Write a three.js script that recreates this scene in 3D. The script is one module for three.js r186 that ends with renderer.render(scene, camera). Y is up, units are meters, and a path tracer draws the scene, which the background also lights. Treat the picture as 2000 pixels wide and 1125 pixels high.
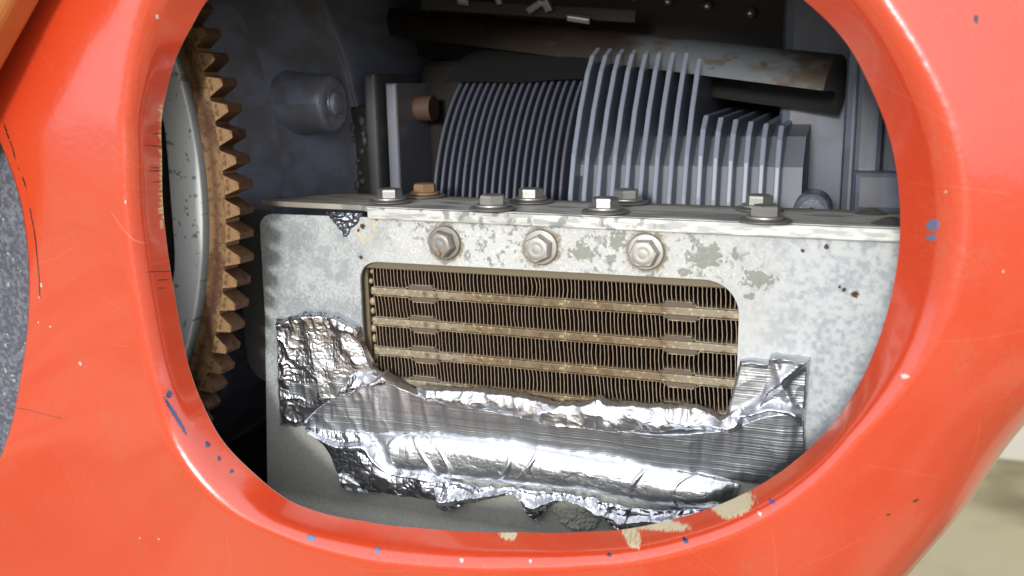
import * as THREE from 'three';
import { mergeGeometries, mergeVertices, toCreasedNormals } from 'three/addons/utils/BufferGeometryUtils.js';

// ------------------------------------------------------------------ camera, sky, sun, exposure
const scene = new THREE.Scene();
// Axes: x along the cylinders (to the right), y up, z forward (out of the inlet). Origin on the cooler's mounting panel.
const axR = new THREE.Vector3(0.9342, -0.0185, -0.3563), axU = new THREE.Vector3(-0.0580, 0.9775, -0.2028);
axR.normalize(); axU.addScaledVector(axR, -axU.dot(axR)).normalize();
const axB = new THREE.Vector3().crossVectors(axR, axU);
const FOC = 1800, DIST = 0.36;                       // focal length in photograph pixels, distance to the panel
const eye = axB.clone().multiplyScalar(DIST);
const camera = new THREE.PerspectiveCamera(2 * Math.atan(562.5 / FOC) * 180 / Math.PI, 16 / 9, 0.01, 200);
camera.quaternion.setFromRotationMatrix(new THREE.Matrix4().makeBasis(axR, axU, axB));
camera.position.copy(eye);
camera.focus = 0.355; camera.userData.fStop = 14;
scene.add(camera);

const renderer = new THREE.WebGLRenderer({ antialias: true });
renderer.setSize(1024, 576);
renderer.toneMapping = THREE.LinearToneMapping;
renderer.toneMappingExposure = 0.92;
renderer.shadowMap.enabled = true; renderer.shadowMap.type = THREE.PCFSoftShadowMap;

const sunDir = new THREE.Vector3(-0.02, 0.20, 0.98).normalize();
{ // hazy bright overcast: even cloud, a little brighter round the veiled sun
  const w = 512, h = 256, d = new Float32Array(w * h * 4);
  const v = new THREE.Vector3();
  for (let j = 0; j < h; j++) for (let i = 0; i < w; i++) {
    const lat = ((j + 0.5) / h - 0.5) * Math.PI, lon = ((i + 0.5) / w - 0.5) * 2 * Math.PI;
    v.set(Math.cos(lat) * Math.cos(lon), Math.sin(lat), Math.cos(lat) * Math.sin(lon));
    const up = v.y, ang = Math.acos(Math.min(1, v.dot(sunDir)));
    let L = up > 0 ? 0.85 + 0.25 * up : 0.4;
    if (up > -0.02) L += 2.4 * Math.exp(-Math.pow(ang / 0.26, 2)) + 0.4 * Math.exp(-Math.pow(ang / 1.0, 2));
    const k = (j * w + i) * 4;
    d[k] = L * 0.96; d[k + 1] = L * 1.0; d[k + 2] = L * 1.08; d[k + 3] = 1;
  }
  const t = new THREE.DataTexture(d, w, h, THREE.RGBAFormat, THREE.FloatType);
  t.mapping = THREE.EquirectangularReflectionMapping; t.magFilter = THREE.LinearFilter; t.minFilter = THREE.LinearFilter; t.needsUpdate = true;
  scene.background = t; scene.environment = t;
}
const sun = new THREE.DirectionalLight(0xfffdf8, 2.0);
sun.position.copy(sunDir).multiplyScalar(2); sun.castShadow = true; sun.shadow.radius = 16;
Object.assign(sun.shadow.camera, { left: -0.4, right: 0.4, top: 0.4, bottom: -0.4, near: 0.1, far: 6 });
sun.shadow.mapSize.set(2048, 2048);
scene.add(sun);

// ------------------------------------------------------------------ helpers
// the point where the line of sight through a photograph pixel meets a plane of the engine (used to measure sizes off the photograph)
function sight(px, py) { return axR.clone().multiplyScalar((px - 1000) / FOC).addScaledVector(axU, (562.5 - py) / FOC).sub(axB); }
function Pz(px, py, z) { const d = sight(px, py); return eye.clone().addScaledVector(d, (z - eye.z) / d.z); }
function Py(px, py, y) { const d = sight(px, py); return eye.clone().addScaledVector(d, (y - eye.y) / d.y); }
function Px(px, py, x) { const d = sight(px, py); return eye.clone().addScaledVector(d, (x - eye.x) / d.x); }

function rng(seed) { let a = seed >>> 0; return () => { a = (a + 0x6D2B79F5) | 0; let t = Math.imul(a ^ (a >>> 15), 1 | a); t = (t + Math.imul(t ^ (t >>> 7), 61 | t)) ^ t; return ((t ^ (t >>> 14)) >>> 0) / 4294967296; }; }
function hash(x, y, s) { let h = Math.imul(x, 374761393) + Math.imul(y, 668265263) + Math.imul(s, 1442695041); h = Math.imul(h ^ (h >>> 13), 1274126177); return ((h ^ (h >>> 16)) >>> 0) / 4294967296; }
function vn(x, y, s = 0) { const xi = Math.floor(x), yi = Math.floor(y); let a = x - xi, b = y - yi; a = a * a * (3 - 2 * a); b = b * b * (3 - 2 * b);
  const p = hash(xi, yi, s), q = hash(xi + 1, yi, s), r = hash(xi, yi + 1, s), t = hash(xi + 1, yi + 1, s); return p + (q - p) * a + (r - p) * b + (p - q - r + t) * a * b; }
function fbm(x, y, o = 4, s = 0) { let v = 0, a = 0.5, n = 0; for (let i = 0; i < o; i++) { v += a * vn(x, y, s + i * 17); n += a; a *= 0.5; x = x * 2.03 + 5.1; y = y * 2.03 + 1.7; } return v / n; }
const clamp = (x, a = 0, b = 1) => Math.min(b, Math.max(a, x)), sstep = (a, b, x) => { const t = clamp((x - a) / (b - a)); return t * t * (3 - 2 * t); }, lerp = (a, b, t) => a + (b - a) * t;
const mix3 = (a, b, t) => [lerp(a[0], b[0], t), lerp(a[1], b[1], t), lerp(a[2], b[2], t)];

// a texture over a rectangle [x0, x1] x [y0, y1] in metres; fn gives sRGB 0..255
function mapTex(w, h, x0, x1, y0, y1, fn, color = true) {
  const d = new Uint8Array(w * h * 4);
  for (let j = 0; j < h; j++) for (let i = 0; i < w; i++) {
    const c = fn(x0 + (x1 - x0) * (i + 0.5) / w, y0 + (y1 - y0) * (j + 0.5) / h), k = (j * w + i) * 4;
    if (typeof c === 'number') { d[k] = d[k + 1] = d[k + 2] = clamp(c, 0, 255); } else { d[k] = clamp(c[0], 0, 255); d[k + 1] = clamp(c[1], 0, 255); d[k + 2] = clamp(c[2], 0, 255); }
    d[k + 3] = 255;
  }
  const t = new THREE.DataTexture(d, w, h); t.magFilter = THREE.LinearFilter; t.minFilter = THREE.LinearMipmapLinearFilter; t.generateMipmaps = true; t.wrapS = t.wrapT = THREE.RepeatWrapping;
  if (color) t.colorSpace = THREE.SRGBColorSpace; t.needsUpdate = true; return t;
}
// planar uv over a rectangle of a coordinate plane
function planarUV(g, x0, x1, y0, y1, ax = 'x', ay = 'y') {
  const p = g.attributes.position, uv = new Float32Array(p.count * 2), I = { x: 0, y: 1, z: 2 };
  for (let i = 0; i < p.count; i++) { uv[2 * i] = (p.getComponent(i, I[ax]) - x0) / (x1 - x0); uv[2 * i + 1] = (p.getComponent(i, I[ay]) - y0) / (y1 - y0); }
  g.setAttribute('uv', new THREE.BufferAttribute(uv, 2)); return g;
}
const taken = {};
function numbered(n) { const k = taken[n] = (taken[n] ?? -1) + 1; return k ? n + '_' + String(k).padStart(3, '0') : n; }
function thing(name, label, category, pos = [0, 0, 0], group) {
  const o = new THREE.Group(); o.name = numbered(name); o.position.set(...pos); o.userData = { label, category }; if (group) o.userData.group = group; scene.add(o); return o;
}
function part(name, g, m, parent, pos, rot) {
  const o = new THREE.Mesh(g, m); o.name = name; o.castShadow = o.receiveShadow = true;
  if (pos) o.position.set(...pos); if (rot) o.rotation.set(...rot); parent.add(o); return o;
}
function struct(name, g, m) { const o = part(name, g, m, scene); o.userData = { kind: 'structure' }; return o; }
function gridGeo(nu, nv, fn, closeU = false) {
  const pos = [], uv = [], idx = [], cu = closeU ? nu : nu + 1;
  for (let j = 0; j <= nv; j++) for (let i = 0; i < cu; i++) { const p = fn(i / nu, j / nv, i, j); pos.push(p[0], p[1], p[2]); uv.push(p[3] ?? i / nu, p[4] ?? j / nv); }
  for (let j = 0; j < nv; j++) for (let i = 0; i < nu; i++) { const a = j * cu + i, b = j * cu + (i + 1) % cu, c = a + cu, d = b + cu; idx.push(a, b, d, a, d, c); }
  const g = new THREE.BufferGeometry(); g.setAttribute('position', new THREE.Float32BufferAttribute(pos, 3)); g.setAttribute('uv', new THREE.Float32BufferAttribute(uv, 2)); g.setIndex(idx); g.computeVertexNormals(); return g;
}
const box = (w, h, d, x = 0, y = 0, z = 0) => new THREE.BoxGeometry(w, h, d).translate(x, y, z);
function bevelBox(w, h, d, b, x = 0, y = 0, z = 0) {
  const s = new THREE.Shape(); s.moveTo(-w / 2 + b, -h / 2 + b); s.lineTo(w / 2 - b, -h / 2 + b); s.lineTo(w / 2 - b, h / 2 - b); s.lineTo(-w / 2 + b, h / 2 - b); s.closePath();
  return new THREE.ExtrudeGeometry(s, { depth: d - 2 * b, bevelEnabled: true, bevelThickness: b, bevelSize: b, bevelSegments: 2 }).translate(x, y, z - d / 2 + b);
}
const std = (o) => new THREE.MeshStandardMaterial(o), phys = (o) => new THREE.MeshPhysicalMaterial(o);
const rgb = (r, g, b) => new THREE.Color().setRGB(r, g, b);
// smooth curve through [x, y] points
function curve(pts, closed = false, n = 60) { return new THREE.CatmullRomCurve3(pts.map(p => new THREE.Vector3(p[0], p[1], 0)), closed, 'catmullrom', 0.5).getPoints(n).map(v => [v.x, v.y]); }

// ------------------------------------------------------------------ materials
const tileTex = (n, size, fn, color) => mapTex(n, n, 0, size, 0, size, fn, color);
const castBump = tileTex(256, 64, (x, y) => 128 + 130 * (fbm(x, y, 3, 5) - 0.5), false); castBump.repeat.set(1, 1);
const grime = mapTex(512, 512, 0, 40, 0, 40, (x, y) => { const n = fbm(x / 4, y / 4, 4, 9), m = fbm(x * 1.3, y * 1.3, 3, 21); const c = mix3([98, 103, 116], [86, 86, 90], sstep(0.35, 0.75, n)); return mix3(c, [150, 142, 120], sstep(0.8, 0.88, m) * 0.35); });
const M = {
  engine: std({ map: grime, color: rgb(2.5, 2.5, 2.5), roughness: 0.33, metalness: 0.0, bumpMap: castBump, bumpScale: 0.0003 }),
  casting: std({ map: grime, color: rgb(1.25, 1.3, 1.4), roughness: 0.36, bumpMap: castBump, bumpScale: 0.0004 }),
  fin: std({ color: rgb(0.29, 0.325, 0.40), roughness: 0.34 }),
  barrelFin: std({ color: rgb(0.125, 0.13, 0.17), roughness: 0.45 }),
  finCore: std({ color: rgb(0.07, 0.075, 0.09), roughness: 0.7 }),
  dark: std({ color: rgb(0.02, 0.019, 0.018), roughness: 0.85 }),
  darkBrown: std({ color: rgb(0.045, 0.036, 0.03), roughness: 0.8 }),  // even dark brown for plain dark parts
  alu: std({ color: rgb(0.52, 0.51, 0.49), roughness: 0.36, metalness: 0.85 }),
  washer: std({ color: rgb(0.55, 0.54, 0.50), roughness: 0.42, metalness: 0.8 }),
  largeWasher: std({ color: rgb(0.30, 0.29, 0.27), roughness: 0.5, metalness: 0.6 }),
  boltDull: std({ color: rgb(0.34, 0.32, 0.29), roughness: 0.42, metalness: 0.7 }), boltGrey: std({ color: rgb(0.46, 0.45, 0.42), roughness: 0.45, metalness: 0.75 }),
  rustBolt: std({ color: rgb(0.36, 0.22, 0.12), roughness: 0.7, metalness: 0.3 }),
  cream: std({ color: rgb(0.78, 0.73, 0.58), roughness: 0.6 }),
  brass: std({ color: rgb(0.42, 0.33, 0.17), roughness: 0.5, metalness: 0.45 }),
};

// ------------------------------------------------------------------ setting
{
  const t = tileTex(512, 6, (x, y) => { const n = fbm(x * 2.4, y * 2.4, 5, 3); return mix3([122, 112, 84], [180, 168, 136], sstep(0.32, 0.66, n)); });
  t.repeat.set(12, 12);
  const g = new THREE.PlaneGeometry(80, 80).rotateX(-Math.PI / 2).translate(0, -1.2, 0);
  struct('ground', g, std({ map: t, roughness: 0.9 }));
  const wl = part('wall', bevelBox(9, 1.1, 0.12, 0.01, 1.5, -0.65, -3.1), std({ color: rgb(0.5, 0.47, 0.40), roughness: 0.7 }), scene);
  wl.userData = { label: 'low white wall standing on the pale floor behind the red cowling', category: 'wall' };
}

// ------------------------------------------------------------------ engine cowling
const CX = 0.005, CY = 0.012;
function polarFn(pts) { // closed smooth radius over angle about (CX, CY)
  const a = pts.map(p => [Math.atan2(p[1] - CY, p[0] - CX), Math.hypot(p[0] - CX, p[1] - CY)]).sort((p, q) => p[0] - q[0]), n = a.length;
  const at = i => { const k = ((i % n) + n) % n; return [a[k][0] + 2 * Math.PI * Math.floor(i / n), a[k][1]]; };
  return th => {
    while (th < a[0][0]) th += 2 * Math.PI; while (th >= a[0][0] + 2 * Math.PI) th -= 2 * Math.PI;
    let i = 0; while (i < n - 1 && a[i + 1][0] <= th) i++;
    const p0 = at(i - 1), p1 = at(i), p2 = at(i + 1), p3 = at(i + 2), h = p2[0] - p1[0], t = (th - p1[0]) / h;
    const m1 = (p2[1] - p0[1]) / (p2[0] - p0[0]) * h, m2 = (p3[1] - p1[1]) / (p3[0] - p1[0]) * h, t2 = t * t, t3 = t2 * t;
    return (2 * t3 - 3 * t2 + 1) * p1[1] + (t3 - 2 * t2 + t) * m1 + (-2 * t3 + 3 * t2) * p2[1] + (t3 - t2) * m2;
  };
}
const ptsAt = (z, list) => list.map(p => { const v = Pz(p[0], p[1], z); return [v.x, v.y]; });
const ZA = 0.045, ZB = 0.06;
const rA = polarFn([...ptsAt(ZA, [[405, 0], [375, 50], [345, 110], [325, 180], [315, 240], [316, 310], [318, 400], [326, 480], [338, 560], [352, 640], [370, 720], [400, 800], [435, 862], [490, 920], [560, 975], [640, 1005], [720, 1020], [850, 1034], [1000, 1040], [1120, 1040], [1230, 1032], [1330, 1010], [1430, 975], [1540, 910], [1640, 810], [1710, 680], [1745, 560], [1758, 450], [1752, 340], [1735, 260], [1700, 170], [1650, 80], [1570, 0]]),
  [0.088, 0.112], [0.055, 0.126], [0.01, 0.133], [-0.035, 0.131], [-0.07, 0.124]]);
const rB = polarFn([...ptsAt(ZB, [[290, 0], [262, 100], [250, 200], [252, 300], [262, 450], [278, 600], [308, 745], [345, 870], [430, 975], [560, 1042], [700, 1082], [850, 1098], [1000, 1100], [1150, 1092], [1300, 1064], [1450, 1006], [1562, 934], [1684, 824], [1786, 700], [1846, 560], [1864, 430], [1850, 300], [1804, 175], [1744, 70], [1696, 0]]),
  [0.098, 0.122], [0.06, 0.136], [0.01, 0.143], [-0.045, 0.139], [-0.083, 0.127]]);
const rC = polarFn([[0.175, -0.033], [0.1625, -0.060], [0.149, -0.084], [0.124, -0.122], [0.085, -0.165], [0.0, -0.205], [-0.09, -0.215], [-0.24, -0.22], [-0.29, -0.165],
  ...ptsAt(ZB - 0.014, [[-10, 245], [6, 282], [30, 345], [49, 420], [60, 530], [55, 660], [32, 800], [6, 885], [-30, 945], [-80, 1010]]), [-0.205, 0.112], [-0.215, 0.15], [-0.17, 0.2], [-0.08, 0.225], [0.02, 0.22], [0.1, 0.19], [0.16, 0.14], [0.192, 0.09], [0.2, 0.04], [0.193, 0.0]]);
const TEXC = [-0.25, 0.21, -0.17, 0.13];
const holeW = th => { const a = Math.abs(Math.atan2(Math.sin(th - Math.PI), Math.cos(th - Math.PI))); const t = th > Math.PI || th < 0 ? 0.5 : 0.62; return 1 - sstep(t - 0.15, t + 0.32, a); };
{
  const N = 420, prof = [];
  function profile(th) {
    const a = rA(th), b = Math.max(rB(th), a + 0.003), c = Math.max(rC(th), b + 0.01), w = holeW(th), out = [];
    const bz = (p, q, r, s, t) => { const k = 1 - t; return k * k * k * p + 3 * k * k * t * q + 3 * k * t * t * r + t * t * t * s; };
    const q2 = (p, q, r, t) => { const k = 1 - t; return k * k * p + 2 * k * t * q + t * t * r; };
    // straight flared wall, a rounded lip at b, then the nearly flat face
    const dr = b - a, dz = ZB - ZA, l = Math.hypot(dr, dz), d1 = Math.min(0.55 * l, lerp(0.0078, 0.0085, w)), d2 = lerp(0.0050, 0.0075, w);
    const s0 = [b - dr / l * d1, ZB - dz / l * d1], zc = lerp(0.012, ZB - 0.013, w), f = d2 * 0.24, s2 = [b + d2, ZB - f];
    for (let i = 0; i <= 4; i++) { const t = i / 5, e = 0; out.push([lerp(a, s0[0], t) + e * dz / l, lerp(ZA, s0[1], t) - e * dr / l]); }
    for (let i = 0; i <= 12; i++) { const t = i / 12; out.push([q2(s0[0], b, s2[0], t), q2(s0[1], ZB + 0.0003, s2[1], t)]); }
    const L = c - s2[0];
    for (let i = 1; i <= 14; i++) { const t = i / 14; out.push([bz(s2[0], s2[0] + lerp(0.45, 0.4, w) * L, lerp(c, c - 0.002, w), c, t), bz(s2[1], s2[1] - 0.25 * lerp(0.45, 0.4, w) * L, lerp(ZB - 0.020, zc + 0.0004, w), zc, t)]); }
    out.push([c + lerp(0.002, 0.0006, w), zc - lerp(0.05, 0.004, w)]);
    out.push([c + lerp(0.004, 0.0008, w), lerp(-0.32, 0.03, sstep(0.9, 1, w))]);
    return out;
  }
  for (let i = 0; i < N; i++) prof.push(profile(i / N * 2 * Math.PI));
  const K = prof[0].length - 1;
  const P3 = (i, r, z) => { const th = i / N * 2 * Math.PI; return [CX + r * Math.cos(th), CY + r * Math.sin(th), z]; };
  const peel = (x, y) => 0.00006 * (fbm(x * 700, y * 700, 2, 71) - 0.5) + 0.00014 * (fbm(x * 24, y * 24, 2, 77) - 0.5);
  const skin = gridGeo(N, K, (u, v, i, j) => { const q = prof[i % N][j], p = P3(i, q[0], q[1]); if (j > 3) p[2] += peel(p[0], p[1]); return [...p, (p[0] - TEXC[0]) / (TEXC[1] - TEXC[0]), (p[1] - TEXC[2]) / (TEXC[3] - TEXC[2])]; }, true);
  const TH = 0.0016;
  const inner = (i, j) => { const q = prof[i % N], p = q[j], a = q[Math.max(0, j - 1)], b = q[Math.min(K, j + 1)], dx = b[0] - a[0], dz = b[1] - a[1], l = Math.hypot(dx, dz) || 1; return [p[0] + dz / l * TH, p[1] - dx / l * TH]; };
  const lining = gridGeo(N, K, (u, v, i, j) => { const q = inner(i, K - j); return P3(i, q[0], q[1]); }, true);
  const rim = gridGeo(N, 3, (u, v, i, j) => { const a = prof[i % N][0], b = inner(i, 0), n = 0.0005 * (fbm(i * 0.35, 3, 2, 5) - 0.4); const t = 1 - j / 3; return P3(i, lerp(a[0], b[0], t) - (j === 1 || j === 2 ? 0.0002 : 0) + (j === 3 ? n * 0.0 : 0), lerp(a[1], b[1], t) - (j < 3 ? 0.0004 : 0)); }, true);

  // paint: coral red with its chips, scuffs and marks
  const surfZ = (x, y) => { // height of the skin over a point
    let th = Math.atan2(y - CY, x - CX); if (th < 0) th += 2 * Math.PI; const f = th / (2 * Math.PI) * N, i = Math.floor(f) % N, t = f - Math.floor(f), p = prof[i], q = prof[(i + 1) % N], r = Math.hypot(x - CX, y - CY);
    let j = 0; const R = k => lerp(p[k][0], q[k][0], t); if (r <= R(0)) return -1; while (j < 29 && R(j + 1) < r) j++; if (j >= 29) return -1;
    const a = R(j), b = R(j + 1); return lerp(lerp(p[j][1], q[j][1], t), lerp(p[j + 1][1], q[j + 1][1], t), clamp((r - a) / (b - a)));
  };
  const onSkin = (px, py) => { for (let z = 0.066; z > 0; z -= 0.0002) { const v = Pz(px, py, z); if (surfZ(v.x, v.y) >= z) return v; } return Pz(px, py, ZA); };
  const marks = [];                                                   // spots of other paint, each an ellipsoid about a point of the skin
  const chip = (px, py, rx, ry, c, rot = 0) => { const v = onSkin(px, py); marks.push({ v, rx: rx * 0.000165, ry: ry * 0.000165, c, cs: Math.cos(rot), sn: Math.sin(rot), s: marks.length }); };
  const CREAM = [232, 220, 184], BLUE = [40, 44, 110], PALE = [92, 128, 178], WHITE = [226, 212, 206], BLACK = [52, 30, 30];
  chip(992, 1041, 20, 10, CREAM); chip(1232, 1041, 16, 17, CREAM); chip(1285, 1025, 56, 6, CREAM, 0.22); chip(1428, 979, 38, 11, CREAM, 0.6); chip(1408, 992, 13, 9, CREAM, 0.5);
  chip(343, 812, 4, 52, BLUE, 0.47); chip(330, 770, 6, 9, BLUE, 0); chip(405, 868, 4, 9, BLUE, 0.6); chip(427, 895, 3, 6, BLUE, 0.5); chip(452, 921, 4, 4, BLUE, 0);
  chip(608, 1050, 11, 6, PALE, 0); chip(738, 1075, 6, 6, PALE, 0); chip(1821, 440, 5, 10, PALE, 0.1); chip(1819, 464, 4.5, 5, PALE, 0);
  chip(1338, 1055, 5, 5, BLUE, 0); chip(1190, 1084, 4, 3, BLUE, 0); chip(902, 1094, 5, 4, WHITE, 0); chip(1036, 1096, 3, 4, WHITE, 0); chip(1508, 980, 5, 4, [110, 80, 150], 0); chip(1484, 1003, 3, 4, WHITE, 0);
  chip(80, 557, 5, 6, WHITE, 0); chip(77, 580, 3, 5, WHITE, 0); chip(157, 710, 5, 5, WHITE, 0); chip(98, 638, 3, 3, WHITE, 0); chip(75, 630, 2, 4, WHITE, 0);
  chip(307, 33, 3, 5, WHITE, -0.5); chip(245, 395, 2, 4, WHITE, 0); chip(1766, 735, 5, 4, WHITE, 0); chip(1905, 38, 4, 7, BLACK, 0); chip(1788, 978, 6, 3, BLACK, 0.5); chip(1735, 1005, 4, 2, BLACK, 0);
  chip(273, 1051, 2, 3, WHITE, 0); chip(310, 1053, 3, 3, WHITE, 0); chip(130, 982, 7, 9, [214, 84, 58], 0); chip(343, 385, 2, 5, BLACK, 1.4);
  const r = rng(4);
  for (let i = 0; i < 8; i++) chip(r() * 2000, r() * 1125, 1.2 + r() * 1.5, 1.5 + r() * 2, r() < 0.6 ? WHITE : BLACK, 0);
  for (const [x, y, l] of [[310, 262, 12], [304, 286, 16], [308, 328, 12], [306, 334, 14], [312, 356, 10], [312, 530, 22], [318, 546, 10], [318, 562, 9]]) chip(x, y, l, 1.6, [120, 40, 30], 0.1);
  for (let i = 0; i < 26; i++) chip(315 + (i % 3), 205 + i * 9.5 + r() * 4, 2 + r() * 1.5, 3.5 + r() * 3, [236, 214, 150], 0);
  const crackPts = [[2, 225], [14, 260], [25, 290], [35, 325], [48, 355], [57, 395], [63, 430], [69, 460], [73, 500], [77, 545], [78, 590]].map(p => onSkin(p[0], p[1]));
  const crack2 = [[33, 793], [60, 801], [90, 810], [120, 817]].map(p => onSkin(p[0], p[1])), scr = [[218, 415], [240, 445], [262, 468], [282, 475]].map(p => onSkin(p[0], p[1]));
  const segd = (x, y, pts) => { let m = 1; for (let i = 0; i < pts.length - 1; i++) { const a = pts[i], b = pts[i + 1], dx = b.x - a.x, dy = b.y - a.y, t = clamp(((x - a.x) * dx + (y - a.y) * dy) / (dx * dx + dy * dy)); m = Math.min(m, Math.hypot(x - a.x - t * dx, y - a.y - t * dy)); } return m; };
  const W = 2048, H = 1336, hgt = new Float32Array(W * H); let at = 0;
  const SC = []; for (let i = 0; i < 60; i++) SC.push([-0.2 + 0.4 * r(), -0.11 + 0.23 * r(), r() * 3.14, 0.004 + 0.012 * r()]);
  const tex = mapTex(W, H, TEXC[0], TEXC[1], TEXC[2], TEXC[3], (x, y) => {
    const n = fbm(x * 40, y * 40, 3, 2), f = fbm(x * 900, y * 900, 2, 8);
    let c = mix3([224, 70, 36], [229, 77, 41], n); c = mix3(c, [233, 81, 47], (f - 0.5) * 0.5 + 0.25);
    let z = null, dep = 0;
    for (const m of marks) { const ex = x - m.v.x, ey = y - m.v.y, lim = 1.6 * (m.rx + m.ry); if (Math.abs(ex) > lim || Math.abs(ey) > lim) continue; z ??= surfZ(x, y); const ez = z < 0 ? 0 : z - m.v.z, dx = ex * axR.x + ey * axR.y + ez * axR.z, dy = ex * axU.x + ey * axU.y + ez * axU.z, a = (dx * m.cs + dy * m.sn) / m.rx, b = (-dx * m.sn + dy * m.cs) / m.ry, e = a * a + b * b + 1.1 * (fbm(x * 2600, y * 2600, 2, 90 + m.s) - 0.5); const k = 1 - sstep(0.84, 1.08, e); c = mix3(c, m.c, k); dep = Math.max(dep, k); c = mix3(c, [150, 52, 36], 0.5 * k * sstep(0.9, 1.0, e)); }
    if (x < -0.16) { const d = segd(x, y, crackPts) + 0.0006 * (fbm(x * 1500, y * 1500, 2, 33) - 0.5); c = mix3(c, [60, 28, 26], (1 - sstep(0.0001, 0.0007, d)) * sstep(0.32, 0.5, fbm(x * 300, y * 260, 2, 41)));
      const e = segd(x, y, crack2); c = mix3(c, [150, 60, 48], (1 - sstep(0.0001, 0.0004, e)) * 0.8); }
    if (x < -0.12 && y > 0.01) { const e = segd(x, y, scr); c = mix3(c, [245, 190, 175], (1 - sstep(0.0001, 0.0004, e)) * 0.4); }
    for (const q of SC) { const dx = x - q[0], dy = y - q[1]; if (Math.abs(dx) > 0.017 || Math.abs(dy) > 0.017) continue; const u = dx * Math.cos(q[2]) + dy * Math.sin(q[2]), v = -dx * Math.sin(q[2]) + dy * Math.cos(q[2]) - 6 * u * u; if (Math.abs(u) < q[3] && Math.abs(v) < 0.00018) c = mix3(c, [244, 150, 120], 0.22); }
    const du = fbm(x * 1800, y * 1800, 2, 55) * fbm(x * 70, y * 70, 3, 57); c = mix3(c, [206, 110, 84], sstep(0.34, 0.5, du) * 0.35);
    hgt[at++] = 150 + 60 * (fbm(x * 520, y * 520, 2, 59) - 0.5) - 90 * dep;
    return c;
  });
  at = 0; const peelTex = mapTex(W, H, TEXC[0], TEXC[1], TEXC[2], TEXC[3], () => hgt[at++], false);
  const paint = phys({ map: tex, bumpMap: peelTex, bumpScale: 0.0002, roughness: 0.2, metalness: 0, ior: 1.95, clearcoat: 1, clearcoatRoughness: 0.06 });
  const cowl = thing('engine_cowling', 'glossy coral red engine cowling with a large rounded inlet opening and chipped paint', 'cowling');
  part('outer_skin', skin, paint, cowl);
  part('inner_lining', lining, M.darkBrown, cowl);  // inner face coloured dark to keep red bounce out of the bay
  part('primer_edge', rim, M.cream, cowl).userData.label = 'cream primer showing along the worn edge of the inlet';
}
// firewall closing the engine bay behind
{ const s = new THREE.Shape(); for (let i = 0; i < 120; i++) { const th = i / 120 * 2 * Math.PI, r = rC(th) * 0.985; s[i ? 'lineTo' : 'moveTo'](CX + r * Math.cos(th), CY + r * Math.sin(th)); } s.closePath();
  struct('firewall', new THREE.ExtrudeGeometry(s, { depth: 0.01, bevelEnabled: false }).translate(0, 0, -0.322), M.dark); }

// dark rough plate in the hub hole, left
{
  const t = mapTex(512, 512, -0.06, 0.06, -0.06, 0.06, (x, y) => { const n = fbm(x * 700, y * 700, 3, 61), s = fbm(x * 420 + 9, y * 420, 2, 63); const c = mix3([88, 91, 102], [124, 127, 138], sstep(0.3, 0.75, n)); return mix3(c, [198, 198, 192], sstep(0.79, 0.85, s) * 0.8); });
  const bt = mapTex(512, 512, -0.06, 0.06, -0.06, 0.06, (x, y) => 255 * fbm(x * 1100, y * 1100, 3, 65), false);
  const pts = [[0.0, -0.004], [0.176, -0.004], [0.178, -0.003], [0.178, 0.001], [0.1765, 0.0025], [0.12, 0.004], [0.0, 0.006]].map(p => new THREE.Vector2(p[0], p[1]));
  const g = new THREE.LatheGeometry(pts, 96).rotateX(Math.PI / 2);
  planarUV(g, -0.06, 0.06, -0.06, 0.06);
  const o = thing('hub_plate', 'rough dark grey speckled plate seen in the hub hole beside the red cowling', 'plate', [-0.325, 0.03, 0.036]);
  part('plate_disc', g, std({ map: t, roughness: 0.75, bumpMap: bt, bumpScale: 0.0006 }), o);
}
// wooden propeller blade crossing the upper left corner
{
  const z = 0.061, a = Pz(70, -60, z), b = Pz(-100, 250, z), s = new THREE.Shape();
  s.moveTo(a.x + 0.05, a.y + 0.08); s.lineTo(a.x, a.y); s.quadraticCurveTo((a.x + b.x) / 2 + 0.001, (a.y + b.y) / 2 + 0.001, b.x, b.y); s.lineTo(b.x - 0.035, b.y - 0.07); s.lineTo(b.x - 0.2, b.y + 0.05); s.lineTo(a.x - 0.09, a.y + 0.18); s.closePath();
  const g = new THREE.ExtrudeGeometry(s, { depth: 0.006, bevelEnabled: true, bevelThickness: 0.005, bevelSize: 0.005, bevelSegments: 6, curveSegments: 12 }).translate(0, 0, z - 0.001);
  planarUV(g, 0, 0.2, 0, 0.2);
  const t = mapTex(512, 512, 0, 0.2, 0, 0.2, (x, y) => { const q = (x * 0.88 - y * 0.48), n = fbm(q * 180, (x + y) * 14, 3, 83); return mix3([176, 104, 50], [206, 128, 66], n); });
  const o = thing('propeller_blade', 'varnished orange brown wooden propeller blade crossing the top left corner in front of the cowling', 'propeller');
  part('blade', g, phys({ map: t, roughness: 0.5, clearcoat: 0.6, clearcoatRoughness: 0.2 }), o);
}

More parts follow.
